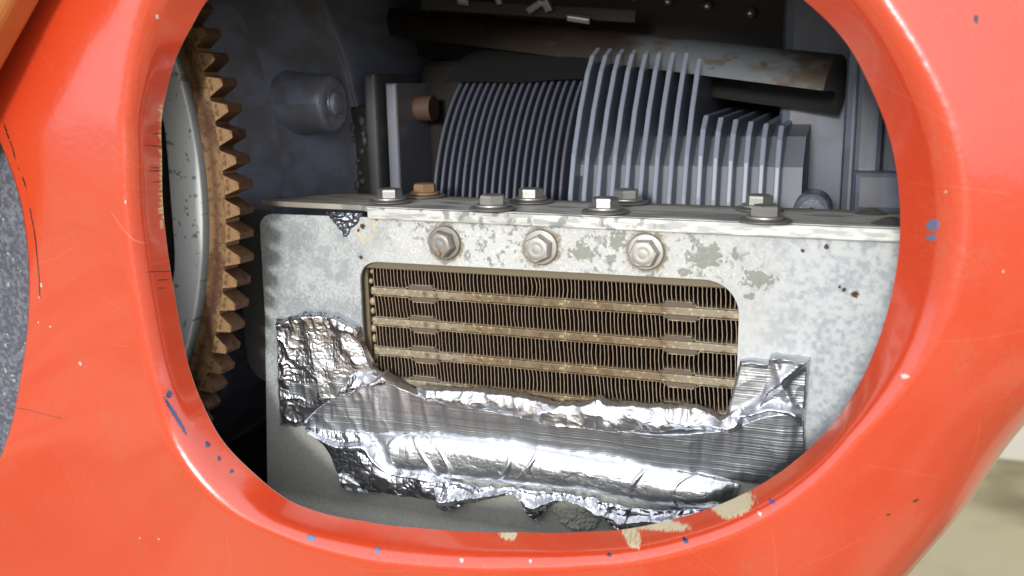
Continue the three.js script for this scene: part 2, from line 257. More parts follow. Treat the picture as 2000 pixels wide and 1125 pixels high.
// ------------------------------------------------------------------ starter ring gear
{
  const cx = -0.298, cy = 0.0408, zb = 0.018, zf = 0.027, rad = (px, py, z) => { const v = Pz(px, py, z); return Math.hypot(v.x - cx, v.y - cy); };
  const rt = rad(468, 411, zf), rr = rad(441, 433, zf), ri = rad(407, 450, zf), rd = rad(396, 450, zf - 0.001);
  const o = thing('starter_ring_gear', 'rusty toothed starter ring gear on a grey disc at the left of the inlet', 'gear', [cx, cy, 0]);
  const rustF = (x, y) => { const n = fbm(x * 90, y * 90, 4, 101), m = fbm(x * 500, y * 500, 3, 105), k = fbm(x * 1500, y * 1500, 2, 107); let c = mix3([186, 154, 110], [140, 104, 74], sstep(0.36, 0.66, n)); c = mix3(c, [104, 70, 52], sstep(0.5, 0.74, m) * 0.55); c = mix3(c, [216, 194, 152], sstep(0.6, 0.8, k) * 0.5); const q = Math.hypot(x, y); return mix3(c, [92, 60, 54], 0.5 * Math.exp(-Math.pow((q - ri - 0.0035 - 0.002 * n) / 0.0016, 2))); };
  const rt1 = mapTex(512, 1024, 0.1, 0.22, -0.12, 0.12, rustF);
  const rustM = std({ map: rt1, color: rgb(0.60, 0.55, 0.51), roughness: 0.5, metalness: 0.35 });
  const toothT = mapTex(256, 256, 0, 0.02, 0, 0.02, (x, y) => { const c = rustF(x * 1.2 + 3, y * 1.2); return mix3(c, [88, 58, 42], 0.4); });
  const faceT = mapTex(256, 256, 0, 0.02, 0, 0.02, (x, y) => rustF(x * 1.2 + 7, y * 1.2 + 2)), toothM = [0, 1, 2].map(k => { const t = toothT.clone(); t.offset.set(k * 0.31, k * 0.47); t.needsUpdate = true; return std({ map: t, roughness: 0.6, metalness: 0.3, color: rgb(0.5 - k * 0.06, 0.45 - k * 0.07, 0.41 - k * 0.07) }); });
  const ringPts = [[ri, zf - 0.0006], [ri, zb], [rr - 0.0004, zb], [rr, zb + 0.0004], [rr, zf], [ri + 0.0006, zf], [ri, zf - 0.0006]].map(p => new THREE.Vector2(p[0], p[1]));
  const ring = new THREE.LatheGeometry(ringPts, 480).rotateX(Math.PI / 2).scale(1, 1, -1);
  // lathe runs about y: turned so that its axis is z; the mirrored winding is put right here
  { const ix = ring.index.array; for (let i = 0; i < ix.length; i += 3) { const t = ix[i]; ix[i] = ix[i + 2]; ix[i + 2] = t; } }
  const R2 = toCreasedNormals(ring, 0.6); const pz = R2.attributes.position; let neg = 0; for (let i = 0; i < pz.count; i++) neg += pz.getZ(i); if (neg < 0) { R2.scale(1, 1, -1); const p = R2.attributes.position.array, n = R2.attributes.normal.array; for (let i = 0; i < p.length; i += 9) for (let k = 0; k < 3; k++) { let t = p[i + k]; p[i + k] = p[i + 6 + k]; p[i + 6 + k] = t; t = n[i + k]; n[i + k] = n[i + 6 + k]; n[i + 6 + k] = t; } }
  planarUV(R2, 0.1, 0.22, -0.12, 0.12);
  part('ring', R2, rustM, o);
  // one tooth: rounded root, tapered, blunt worn tip
  const pitch = 2.973 * Math.PI / 180, wr = rr * pitch, s = new THREE.Shape(), h = rt - rr;
  s.moveTo(rr - 0.0003, -wr * 0.42); s.quadraticCurveTo(rr + h * 0.06, -wr * 0.37, rr + h * 0.2, -wr * 0.345); s.lineTo(rt - 0.0005, -wr * 0.155); s.quadraticCurveTo(rt, -wr * 0.14, rt, -wr * 0.10);
  s.lineTo(rt, wr * 0.10); s.quadraticCurveTo(rt, wr * 0.14, rt - 0.0005, wr * 0.155); s.lineTo(rr + h * 0.2, wr * 0.345); s.quadraticCurveTo(rr + h * 0.06, wr * 0.37, rr - 0.0003, wr * 0.42); s.closePath();
  const tg = new THREE.ExtrudeGeometry(s, { depth: zf - zb - 0.0006, bevelEnabled: true, bevelThickness: 0.0003, bevelSize: 0.00022, bevelSegments: 2, curveSegments: 4 }).translate(0, 0, zb + 0.0003 + 0.00005);
  { const p = tg.attributes.position, n = tg.attributes.normal, uv = []; for (let i = 0; i < p.count; i++) { if (Math.abs(n.getZ(i)) > 0.5) uv.push((p.getX(i) - rr) / 0.02, p.getY(i) / 0.02); else uv.push(p.getZ(i) / 0.02, (p.getY(i) + p.getX(i)) / 0.02); } tg.setAttribute('uv', new THREE.Float32BufferAttribute(uv, 2)); }
  const toothFace = std({ map: faceT, color: rgb(0.64, 0.585, 0.54), roughness: 0.6, metalness: 0.3 });
  const a0 = Math.atan2(Pz(466, 412, zf).y - cy, Pz(466, 412, zf).x - cx), r = rng(12);
  for (let k = -13; k <= 14; k++) { const t = part('tooth', tg, [toothFace, toothM[(k * 7 + 140) % 3]], o, null, [0, 0, a0 + k * pitch]); t.scale.x = 1 + (r() - 0.5) * 0.004; }
  // grey carrier disc with its arc-shaped hole, a chamfered rim and a dark groove
  const sl = (px, py) => { const v = Pz(px, py, zf - 0.002); return [v.x - cx, v.y - cy]; };
  const disc = new THREE.Shape(); disc.absarc(0, 0, rd - 0.0004, 0, Math.PI * 2);
  const e = [[318, 232], [327, 290], [334, 380], [341, 470], [342, 520], [336, 556], [322, 570], [300, 560], [285, 400], [295, 240]].map(p => sl(...p)), hole = new THREE.Path(curve(e, true, 50).map(p => new THREE.Vector2(...p))); disc.holes.push(hole);
  const dg = new THREE.ExtrudeGeometry(disc, { depth: 0.006, bevelEnabled: true, bevelThickness: 0.0008, bevelSize: 0.0009, bevelOffset: -0.0009, bevelSegments: 3, curveSegments: 240 }).translate(0, 0, zf - 0.0078);
  planarUV(dg, 0.08, 0.2, -0.12, 0.12);
  const dt = mapTex(512, 1024, 0.08, 0.2, -0.12, 0.12, (x, y) => { const n = fbm(x * 160, y * 60, 4, 111), m = fbm(x * 420, y * 420, 3, 115); let c = mix3([222, 226, 225], [238, 240, 239], n); c = mix3(c, [112, 116, 112], sstep(0.69, 0.78, m) * 0.6); return c; });
  part('carrier_disc', dg, std({ map: dt, roughness: 0.42, metalness: 0.05 }), o);
  const back = new THREE.CylinderGeometry(ri + 0.001, ri + 0.001, 0.004, 160).rotateX(Math.PI / 2).translate(0, 0, zb + 0.0005);
  part('groove_ring', back, M.darkBrown, o);
}

// ------------------------------------------------------------------ hexagon bolts
function hexGeo(r, h) { const s = new THREE.Shape(); for (let i = 0; i < 6; i++) { const a = i * Math.PI / 3 + 0.3; s[i ? 'lineTo' : 'moveTo'](r * Math.cos(a), r * Math.sin(a)); } s.closePath();
  return new THREE.ExtrudeGeometry(s, { depth: h * 0.72, bevelEnabled: true, bevelThickness: h * 0.2, bevelSize: r * 0.09, bevelOffset: -r * 0.09, bevelSegments: 3 }).translate(0, 0, h * 0.08); }
const lathe = (pts, n = 40) => new THREE.LatheGeometry(pts.map(p => new THREE.Vector2(p[0], p[1])), n);
// axis +z
function boltGeos(r, h, wr, wh) {
  const face = lathe([[0, h + 0.0001], [r * 0.3, h + 0.0001], [r * 0.34, h - 0.00005], [r * 0.42, h + 0.0001], [r * 0.74, h + 0.0001], [r * 0.80, h - 0.0003], [r * 0.5, h - 0.0006]], 36).rotateX(Math.PI / 2);
  const head = mergeGeometries([hexGeo(r, h), face.toNonIndexed()]);
  const wash = lathe([[0, wh], [wr * 0.93, wh], [wr, wh * 0.7], [wr, 0], [0, 0]], 44).rotateX(Math.PI / 2);
  return [head, wash];
}

// ------------------------------------------------------------------ cooler mounting panel
const PT = [-0.13, 0.17, -0.115, 0.035];
const PATCH = [[1140, 492, 42, 22], [1205, 470, 20, 24], [1195, 505, 14, 10], [1378, 500, 46, 30], [1436, 497, 8, 14], [1480, 545, 36, 22], [1335, 532, 20, 10], [1465, 578, 12, 8]].map(q => { const v = Pz(q[0], q[1], 0); return [v.x, v.y, q[2] * 0.00017, q[3] * 0.00017]; });
const RUST = [[1615, 482, 5], [1568, 490, 4], [1648, 566, 4], [1670, 574, 7], [1640, 560, 3], [705, 503, 5], [735, 428, 4], [708, 442, 7], [700, 450, 4]].map(q => { const v = Pz(q[0], q[1], 0); return [v.x, v.y, q[2] * 0.0002]; });
const dent = Pz(672, 436, 0), dentR = Pz(712, 446, 0);
function panelColor(x, y) {
  const f = fbm(x * 1400, y * 1400, 3, 201), m = fbm(x * 560, y * 560, 4, 205), b = fbm(x * 60, y * 60, 4, 207);
  const right = sstep(0.07, 0.12, x + 0.01 * (b - 0.5)), left = 1 - sstep(-0.075, -0.045, x + 0.02 * (b - 0.5));
  let c = mix3([202, 203, 199], [216, 217, 213], b);
  const top = sstep(0.002, 0.009, y);
  // pits and grey corrosion along the bolted edge
  const pit = sstep(0.56, 0.66, m) * sstep(0.42, 0.6, fbm(x * 130, y * 130, 3, 209)) * (1 - left) * (1 - right) * top; c = mix3(c, [134, 138, 134], pit * 0.8);
  c = mix3(c, [246, 246, 242], sstep(0.55, 0.75, f) * 0.5 * top * (1 - left));
  // zinc spangle on the right
  const sp = fbm(x * 620, y * 620, 4, 213), sp2 = fbm(x * 110, y * 110, 3, 215); c = mix3(c, mix3([214, 217, 217], [178, 184, 190], sstep(0.36, 0.70, sp * 0.65 + sp2 * 0.35)), right);
  // smoother duller left
  c = mix3(c, mix3(mix3([150, 156, 156], [196, 201, 200], sstep(0.3, 0.7, f * 0.5 + b * 0.5)), [128, 134, 136], sstep(0.5, 0.75, fbm(x * 240, y * 180, 5, 261)) * 0.4), left * 0.92);
  // greyer, darker foot
  c = mix3(c, mix3([160, 159, 150], [188, 187, 177], f), 1 - sstep(-0.07, -0.045, y + 0.012 * (b - 0.5)));
  for (const q of PATCH) { const dx = (x - q[0]) / q[2], dy = (y - q[1]) / q[3], d = dx * dx + dy * dy; if (d < 2.4) { const e = d + 2.4 * (fbm(x * 900, y * 900, 3, 221) - 0.5); c = mix3(c, mix3([146, 149, 138], [162, 164, 154], f), 1 - sstep(0.62, 0.78, e)); } }
  for (const q of RUST) { const d = Math.hypot(x - q[0], y - q[1]) / q[2]; if (d < 2) c = mix3(c, [70, 48, 30], 1 - sstep(0.5, 1.1, d + 0.9 * (fbm(x * 2500, y * 2500, 2, 231) - 0.5))); }
  const dd = Math.hypot(x - dentR.x, y - dentR.y); c = mix3(c, [222, 204, 172], 0.6 * (sstep(0.0022, 0.0040, dd) * (1 - sstep(0.0045, 0.0075, dd))) * sstep(0.35, 0.6, m));
  for (const bx of [-0.028, 0.0123, 0.053]) { const q = Math.hypot(x - bx, y - 0.0168); c = mix3(c, [110, 92, 60], 0.6 * (1 - sstep(0.0066, 0.0088, q + 0.005 * (m - 0.5)))); }
  return c;
}
const panelTex = mapTex(1536, 768, ...PT, panelColor);
const panelRough = mapTex(768, 384, ...PT, (x, y) => 120 + 70 * fbm(x * 400, y * 400, 3, 241), false);
const panelBump = mapTex(1536, 768, ...PT, (x, y) => { let h = 120 + 40 * (fbm(x * 900, y * 900, 3, 243) - 0.5); for (const q of PATCH) { const dx = (x - q[0]) / q[2], dy = (y - q[1]) / q[3], d = dx * dx + dy * dy; if (d < 2.4) { const e = d + 2.4 * (fbm(x * 900, y * 900, 3, 221) - 0.5); h += 90 * (1 - sstep(0.62, 0.78, e)) * (0.7 + 0.6 * (fbm(x * 2200, y * 2200, 2, 247) - 0.3)); } } return h; }, false);
const panelM = std({ map: panelTex, roughness: 1.0, roughnessMap: panelRough, metalness: 0.04, bumpMap: panelBump, bumpScale: 0.0004 });
const panelEdgeM = std({ color: rgb(0.4, 0.4, 0.36), roughness: 0.5, metalness: 0.4 });
function boltOn(parent, geos, pos, rotX, spin, hm, wm, extra) {
  const b = new THREE.Group(); b.name = 'bolt'; b.position.set(...pos); b.rotation.x = rotX; parent.add(b);
  part('hex_head', geos[0], hm, b, null, [0, 0, spin]); part('washer', geos[1], wm, b); if (extra) part('large_washer', extra, M.largeWasher, b, [0, 0, -0.0006]);
  return b;
}
{
  const o = thing('mounting_panel', 'pale galvanised sheet metal panel with a rectangular window for the oil cooler', 'panel');
  const s = new THREE.Shape();
  s.moveTo(-0.1235, -0.112); s.lineTo(0.102, -0.112); s.lineTo(0.138, -0.078); s.lineTo(0.156, -0.045); s.lineTo(0.160, -0.02); s.lineTo(0.160, 0.0285); s.lineTo(-0.060, 0.0285); s.lineTo(-0.062, 0.0258); s.lineTo(-0.1085, 0.0258); s.quadraticCurveTo(-0.1158, 0.0256, -0.1160, 0.0185); s.lineTo(-0.1168, -0.02); s.closePath();
  const h = new THREE.Path(), x0 = -0.0678, x1 = 0.0869, y0 = -0.058, y1 = 0.0074, r = 0.011;
  h.moveTo(x0, y0); h.lineTo(x0, y1 - r * 0.8); h.quadraticCurveTo(x0 + 0.0002, y1, x0 + r * 0.9, y1); h.lineTo(x1 - r * 1.15, y1); h.bezierCurveTo(x1 - r * 0.5, y1, x1, y1 - r * 0.5, x1, y1 - r * 1.15); h.lineTo(x1, y0); h.closePath(); s.holes.push(h);
  // crimped semicircle cut-outs in the foot
  for (const [px, py, rr] of [[1040, 990, 20]]) { const v = Pz(px, py, 0), q = new THREE.Path(); q.absarc(v.x, v.y, rr * 0.0002, 0, Math.PI * 2); s.holes.push(q); }
  const TH = 0.0016, g = new THREE.ExtrudeGeometry(s, { depth: TH - 0.0006, bevelEnabled: true, bevelThickness: 0.0003, bevelSize: 0.0003, bevelOffset: -0.0003, bevelSegments: 2, curveSegments: 14 }).translate(0, 0, -TH + 0.0003);
  planarUV(g, ...PT); part('sheet', g, panelM, o);
  const gs = boltGeos(0.0054, 0.0058, 0.0068, 0.0014);
  const R = [0.5, 0.15, 0.8];
  [-0.028, 0.0123, 0.053].forEach((x, i) => boltOn(o, gs, [x, 0.0168, 0.0002], 0, R[i], [M.boltDull, M.boltGrey, M.boltGrey][i], [M.largeWasher, M.boltGrey, M.boltGrey][i]));
  part('rust_flake', new THREE.IcosahedronGeometry(0.0011, 1).scale(0.8, 1.3, 0.3), M.rustBolt, o, [-0.0282, 0.0136, 0.0066]);
  // rolled foot of the panel
  const ft = gridGeo(120, 14, (u, v) => { const x = lerp(-0.125, 0.105, u), a = v * Math.PI * 0.62; return [x, -0.1015 - 0.006 * Math.sin(a) + 0.0004 * fbm(x * 100, 1, 2, 3), 0.0003 + 0.006 * (1 - Math.cos(a)), (x - PT[0]) / (PT[1] - PT[0]), (-0.0955 - v * 0.01 - PT[2]) / (PT[3] - PT[2])]; });
  part('rolled_foot', ft, panelM, o);
  // lump of dried sealant
  const c = Pz(1130, 1000, 0), sg = gridGeo(90, 60, (u, v) => { const x = lerp(-0.013, 0.013, u), y = lerp(-0.0095, 0.0095, v), d = (x / 0.012) ** 2 + (y / 0.0088) ** 2, k = 1 - sstep(0.5, 1.0, d + 0.9 * (fbm((x + 1) * 330, y * 330, 3, 301) - 0.5)); const w = Math.abs(fbm((x + 1) * 420, y * 420, 3, 303) - 0.5) * 2; return [c.x + x, c.y + y, -0.0004 + k * (0.0007 + 0.0016 * w + 0.0007 * fbm((x + 1) * 1200, y * 1200, 2, 305))]; });
  part('sealant_patch', sg, std({ color: rgb(0.40, 0.40, 0.33), roughness: 0.85 }), o).userData.label = 'lumpy grey green dried sealant';
  // torn dent near the top left
  const dn = gridGeo(40, 24, (u, v) => { const x = lerp(-0.0085, 0.0085, u), y = lerp(-0.0055, 0.0045, v), e = Math.abs(x - 0.001 * fbm(y * 900, 2, 2, 8)) / (0.0012 + 0.0075 * sstep(-0.0055, 0.003, y)), k = 1 - sstep(0.6, 1, e); return [dent.x + x, dent.y + y, -0.0004 + k * (0.0008 + 0.0022 * Math.abs(fbm((x + 1) * 300, y * 500, 3, 311) - 0.5) * 2)]; });
  part('torn_foil_scrap', dn, std({ color: rgb(0.20, 0.215, 0.25), roughness: 0.3, metalness: 0.9 }), o);
}

// ------------------------------------------------------------------ cover plate on top
{
  const o = thing('cover_plate', 'horizontal stained metal cover plate bolted above the oil cooler panel', 'plate', [0, 0.0299, 0]);
  o.rotation.z = -0.0085;
  const s = new THREE.Shape();                              // plan: x, depth
  const pl = [[0.168, -0.0005], [-0.0625, -0.0005], [-0.0665, 0.002], [-0.108, 0.0035], [-0.1185, 0.006], [-0.1215, 0.010], [-0.117, 0.016], [-0.092, 0.040], [0.168, 0.042]];
  pl.forEach((p, i) => s[i ? 'lineTo' : 'moveTo'](p[0] + 0.0, p[1])); s.closePath();
  const TH = 0.0023, g = new THREE.ExtrudeGeometry(s, { depth: TH - 0.0006, bevelEnabled: true, bevelThickness: 0.0003, bevelSize: 0.0003, bevelOffset: -0.0003, bevelSegments: 2 }).rotateX(-Math.PI / 2).translate(0, -TH + 0.0003, 0);
  // extrude is along +y after the turn; depth runs to -z
  planarUV(g, -0.13, 0.17, -0.05, 0.01, 'x', 'z');
  const t = mapTex(1024, 256, -0.13, 0.17, -0.05, 0.01, (x, z) => { const n = fbm(x * 120, z * 120, 4, 401), m = fbm(x * 600, z * 600, 3, 403), st = fbm(x * 60, z * 300, 3, 405); let c = mix3([206, 204, 194], [228, 226, 216], n); c = mix3(c, [136, 136, 136], sstep(0.5, 0.7, st) * 0.7); c = mix3(c, [186, 184, 172], sstep(0.6, 0.75, m) * 0.35); c = mix3(c, [96, 74, 52], sstep(-0.03, -0.042, z) * 0.7); c = mix3(c, [92, 76, 56], (1 - sstep(-0.1, -0.05, x)) * 0.45); return c; });
  part('plate', g, std({ map: t, roughness: 0.5, metalness: 0.15, bumpMap: t, bumpScale: 0.0002 }), o);
  const ft = mapTex(1024, 32, -0.07, 0.17, -0.006, 0.0, (x, y) => { const n = fbm(x * 350, y * 350, 4, 411), m = fbm(x * 160, y * 900, 3, 413); let c = mix3([226, 226, 220], [186, 188, 184], sstep(0.4, 0.7, m)); c = mix3(c, [132, 134, 130], sstep(0.58, 0.7, n) * 0.7 * (1 - sstep(0.04, 0.08, x))); return c; });
  const fg = planarUV(bevelBox(0.2295, 0.0046, 0.0022, 0.0005, 0.0533, -0.0023 - 0.0003, 0.0013), -0.07, 0.17, -0.006, 0.0);
  part('front_flange', fg, std({ map: ft, roughness: 0.42, metalness: 0.35 }), o);
  const gs = boltGeos(0.0051, 0.0050, 0.0066, 0.0016), big = lathe([[0, 0.0008], [0.0086, 0.0008], [0.0091, 0.0004], [0.0091, 0], [0, 0]], 44).rotateX(Math.PI / 2);
  const at = (px, py) => { const v = Py(px, py, 0.0299); return Py(px, py, 0.0299 - 0.0085 * v.x); };
  [[762, 396, 0], [962, 410, 0], [1182, 416, 0], [1494, 434, 0], [830, 385, 1], [1037, 396, 0], [1223, 398, 0], [1482, 411, 0]].forEach(([px, py, rust], i) => { const v = at(px, py); const b = boltOn(o, gs, [v.x, 0.0010, v.z], -Math.PI / 2, i * 0.37 + 0.1, rust ? M.rustBolt : [M.alu, M.boltGrey, M.alu, M.boltGrey][i % 4], rust ? M.rustBolt : M.washer, big); if (rust) b.userData.label = 'brown rusty bolt'; });
  const dome = lathe([[0, 0.0022], [0.0022, 0.0019], [0.0042, 0.0008], [0.0052, 0.0002], [0.006, 0.0001], [0.006, -0.0004]], 36);
  for (const [px, py] of [[1700, 417], [1738, 437]]) { const v = at(px, py); part('dome_screw', dome, M.alu, o, [v.x, 0.0003, v.z]); }
}

// ------------------------------------------------------------------ oil cooler core
{
  const o = thing('oil_cooler', 'brown finned oil cooler core with four rows of folded fins behind the panel window', 'cooler', [0, 0, 0]);
  const zf = -0.0028, D = 0.03, x0 = -0.0635, x1 = 0.0885;
  const barTex = mapTex(1024, 64, -0.08, 0.1, -0.006, 0.006, (x, y) => { const n = fbm(x * 260, y * 260, 4, 501), m = fbm(x * 900, y * 900, 3, 503), b = fbm(x * 40, y * 40, 2, 505); let c = mix3([144, 126, 98], [112, 95, 72], n); c = mix3(c, [160, 150, 132], sstep(0.45, 0.7, b) * 0.8); c = mix3(c, [214, 196, 146], sstep(0.62, 0.74, m) * 0.6); return mix3(c, [96, 72, 44], sstep(0.6, 0.75, fbm(x * 420, y * 420, 2, 507)) * 0.5); });
  const barM = std({ map: barTex, roughness: 0.5, metalness: 0.3 });
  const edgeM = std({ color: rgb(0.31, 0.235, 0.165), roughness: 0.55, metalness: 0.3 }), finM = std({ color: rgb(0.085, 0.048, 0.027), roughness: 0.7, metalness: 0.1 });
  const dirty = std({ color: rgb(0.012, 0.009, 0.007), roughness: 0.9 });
  const rows = [[0.0042, -0.0038], [-0.0074, -0.0168], [-0.0204, -0.0298], [-0.0334, -0.0428]], bars = [-0.0056, -0.0186, -0.0316, -0.0446];
  const seamM = std({ color: rgb(0.15, 0.115, 0.08), roughness: 0.6, metalness: 0.2 });
  const uvb = g => planarUV(g, -0.08, 0.1, -0.006, 0.006);
  const frameM = std({ color: rgb(0.20, 0.165, 0.105), roughness: 0.55, metalness: 0.3 });
  part('top_bar', bevelBox(0.17, 0.0062, D, 0.0004, 0.012, 0.0073, zf - D / 2 + 0.0008), frameM, o);
  part('bottom_bar', bevelBox(0.17, 0.006, D, 0.0004, 0.012, -0.0620, zf - D / 2), frameM, o);
  // end plates, the left one with its brazed beads
  part('end_plate', bevelBox(0.004, 0.07, D, 0.0004, x0 - 0.0048, -0.028, zf - D / 2 - 0.001), frameM, o);
  part('end_plate', bevelBox(0.004, 0.07, D, 0.0004, x1 + 0.003, -0.028, zf - D / 2 - 0.001), frameM, o);
  const bead = new THREE.SphereGeometry(0.0011, 10, 8), bm = std({ color: rgb(0.5, 0.38, 0.24), roughness: 0.5, metalness: 0.3 }), rr = rng(91);
  for (let i = 0; i < 13; i++) { const b = part('braze_bead', bead, bm, o, [x0 - 0.0022 + 0.0008 * rr(), 0.002 - i * 0.0042 + 0.001 * rr(), zf - 0.0015 - 0.002 * rr()]); b.scale.set(0.7 + rr() * 0.8, 0.8 + rr(), 1); }
  for (let i = 0; i < 6; i++) { const b = part('braze_bead', bead, bm, o, [x1 + 0.0002 + 0.0008 * rr(), -0.009 - i * 0.0075, zf - 0.0015]); b.scale.set(0.7 + rr() * 0.9, 0.8 + rr(), 1); }
  // flat tubes: a body bar and, twice along its length, the swollen joint of its two halves
  for (const y of bars) {
    const tb = part('flat_tube', uvb(bevelBox(x1 - x0 + 0.003, 0.0031, D, 0.0004, 0, 0, 0)), barM, o, [(x0 + x1) / 2 + 0.0005, y, zf - D / 2]);
    // pressed seams above and below
    for (const sg of [1, -1]) {
      const pts = [], run = (xc) => { pts.push([xc - 0.0072, 0.00172], [xc - 0.0046, 0.0034], [xc + 0.0046, 0.0034], [xc + 0.0072, 0.00172]); part('seam_gap', box(0.0115, 0.0017, D * 0.9, 0, 0, 0), seamM, tb, [xc - (x0 + x1) / 2 - 0.0005, sg * 0.00245, 0.0012]); };
      pts.push([x0, 0.00172]); run(Pz(818, 580, 0).x + (sg < 0 ? 0.0006 : -0.0004)); run(Pz(1325, 615, 0).x + (sg < 0 ? 0.0008 : -0.0006)); pts.push([x1, 0.00172]);
      const t = 0.00034, s = new THREE.Shape(); pts.forEach((p, i) => s[i ? 'lineTo' : 'moveTo'](p[0], sg * (p[1] - 0.0000))); [...pts].reverse().forEach(p => s.lineTo(p[0], sg * (p[1] + t))); s.closePath();
      const g = new THREE.ExtrudeGeometry(s, { depth: D * 0.8, bevelEnabled: false }).translate(-(x0 + x1) / 2 - 0.0005, 0, -D * 0.8 + D / 2 - 0.0003);
      part('pressed_seam', uvb(g), barM, tb);
    }
  }
  // folded fins: one continuous strip per row
  rows.forEach(([yt, yb], ri) => {
    const r = rng(700 + ri), pitch = 0.00163, pts = []; let x = x0 + 0.0004, k = 0, lean = 0, bow = 0; const H = yt - yb;
    while (x < x1) {
      const w = fbm(x * 70, ri * 7.3, 2, 601) - 0.5, u = fbm(x * 200, ri * 3.1, 2, 603) - 0.5; bow = 0.0007 * w + 0.0004 * u; for (let q = 0; q < 4; q++) bow += (hash(q, ri, 5) - 0.5) * 0.0010 * Math.exp(-Math.pow((x - lerp(x0, x1, hash(q, ri, 9))) / 0.0022, 2)); lean = 0.0012 * (fbm(x * 55, ri * 5.7 + 3, 2, 607) - 0.5) + 0.0005;
      const seg = []; for (let i = 0; i <= 8; i++) { const t = i / 8; seg.push([x + lean * (t - 0.5) + bow * Math.sin(Math.PI * t) + 0.00012 * (r() - 0.5), yt - 0.00045 - t * (H - 0.0009)]); }
      if (k % 2) seg.reverse();
      const dn = k % 2 ? 1 : -1, last = seg[seg.length - 1]; pts.push(...seg, [last[0] + pitch * 0.18, last[1] + dn * 0.0004], [last[0] + pitch * 0.72, last[1] + dn * 0.0004]);
      x += pitch * (0.93 + 0.14 * r()); k++;
    }
    const t = 0.00016, pos = [], norm = (i) => { const a = pts[Math.max(0, i - 1)], b = pts[Math.min(pts.length - 1, i + 1)], dx = b[0] - a[0], dy = b[1] - a[1], l = Math.hypot(dx, dy) || 1; return [-dy / l * t, dx / l * t]; };
    const front = [], side = [], zj = (i) => zf - 0.0006 + 0.0004 * (fbm(pts[i][0] * 400, pts[i][1] * 300, 2, 611) - 0.5), quad = (A, a, b, c, d) => A.push(...a, ...b, ...c, ...a, ...c, ...d);
    for (let i = 0; i < pts.length - 1; i++) {
      const n1 = norm(i), n2 = norm(i + 1), p = pts[i], q = pts[i + 1], z1 = zj(i), z2 = zj(i + 1), zb = zf - D;
      const a = [p[0] + n1[0], p[1] + n1[1]], b = [q[0] + n2[0], q[1] + n2[1]], c = [q[0] - n2[0], q[1] - n2[1]], d = [p[0] - n1[0], p[1] - n1[1]];
      quad(front, [...d, z1], [...c, z2], [...b, z2], [...a, z1]);
      quad(side, [...a, z1], [...b, z2], [...b, zb], [...a, zb]); quad(side, [...c, z2], [...d, z1], [...d, zb], [...c, zb]);
    }
    const mk = A => { const g = new THREE.BufferGeometry(); g.setAttribute('position', new THREE.Float32BufferAttribute(A, 3)); g.computeVertexNormals(); return g; };
    const g = mergeGeometries([mk(front), mk(side)], true);
    part('folded_fin', g, [edgeM, finM], o);
  });
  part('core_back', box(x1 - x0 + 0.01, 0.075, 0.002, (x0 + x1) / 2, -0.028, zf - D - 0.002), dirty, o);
}

// ------------------------------------------------------------------ aluminium foil tape
const foilBrush = mapTex(64, 512, 0, 1, 0, 0.03, (x, y) => 128 + 150 * (vn(x * 2, y * 3200, 7) - 0.5) + 60 * (vn(0.5, y * 1300, 9) - 0.5), false);
const ridge = (x, y, s) => 1 - Math.abs(2 * vn(x, y, s) - 1);
function crumple(x, y, s = 0) { // metres -> 0..1, sharp creases between flattish facets
  const wx = x + 0.0016 * (fbm(x * 260, y * 260, 2, s + 3) - 0.5), wy = y + 0.0016 * (fbm(x * 260, y * 260, 2, s + 5) - 0.5);
  return 0.62 * Math.pow(ridge(wx * 120, wy * 120, s + 11), 2) + 0.27 * Math.pow(ridge(wx * 270, wy * 270, s + 13), 2) + 0.07 * ridge(wx * 560, wy * 560, s + 17);
}
function along(list, n) { // even samples of a traced edge, in photograph pixels
  const c = new THREE.CatmullRomCurve3(list.map(p => new THREE.Vector3(p[0], p[1], 0)), false, 'centripetal'); return c.getSpacedPoints(n).map(v => [v.x, v.y]);
}
const foilCrush = mapTex(512, 512, 0, 0.06, 0, 0.06, (x, y) => { const t = 0.06, bx = sstep(0, 0.1, Math.min(x, t - x) / t), by2 = sstep(0, 0.1, Math.min(y, t - y) / t), c = 0.45 * Math.pow(ridge(x * 330 + fbm(x * 300, y * 300, 2, 7) * 0.9, y * 330 + fbm(x * 300, y * 300, 2, 9) * 0.9, 3), 3) + 0.35 * Math.pow(ridge(x * 700, y * 700 + fbm(x * 500, y * 500, 2, 13), 5), 3) + 0.2 * vn(x * 190, y * 190, 8); return 255 * lerp(0.3, c, bx * by2); }, false);
const foilM = std({ color: rgb(0.74, 0.76, 0.80), roughness: 0.3, metalness: 1, bumpMap: foilCrush, bumpScale: 0.00035 });
const foilBright = std({ color: rgb(0.93, 0.95, 0.98), roughness: 0.4, metalness: 1, bumpMap: foilCrush, bumpScale: 0.00016 });
const foilLine = std({ color: rgb(0.66, 0.68, 0.72), roughness: 0.42, metalness: 1, bumpMap: foilBrush, bumpScale: 0.0001 });
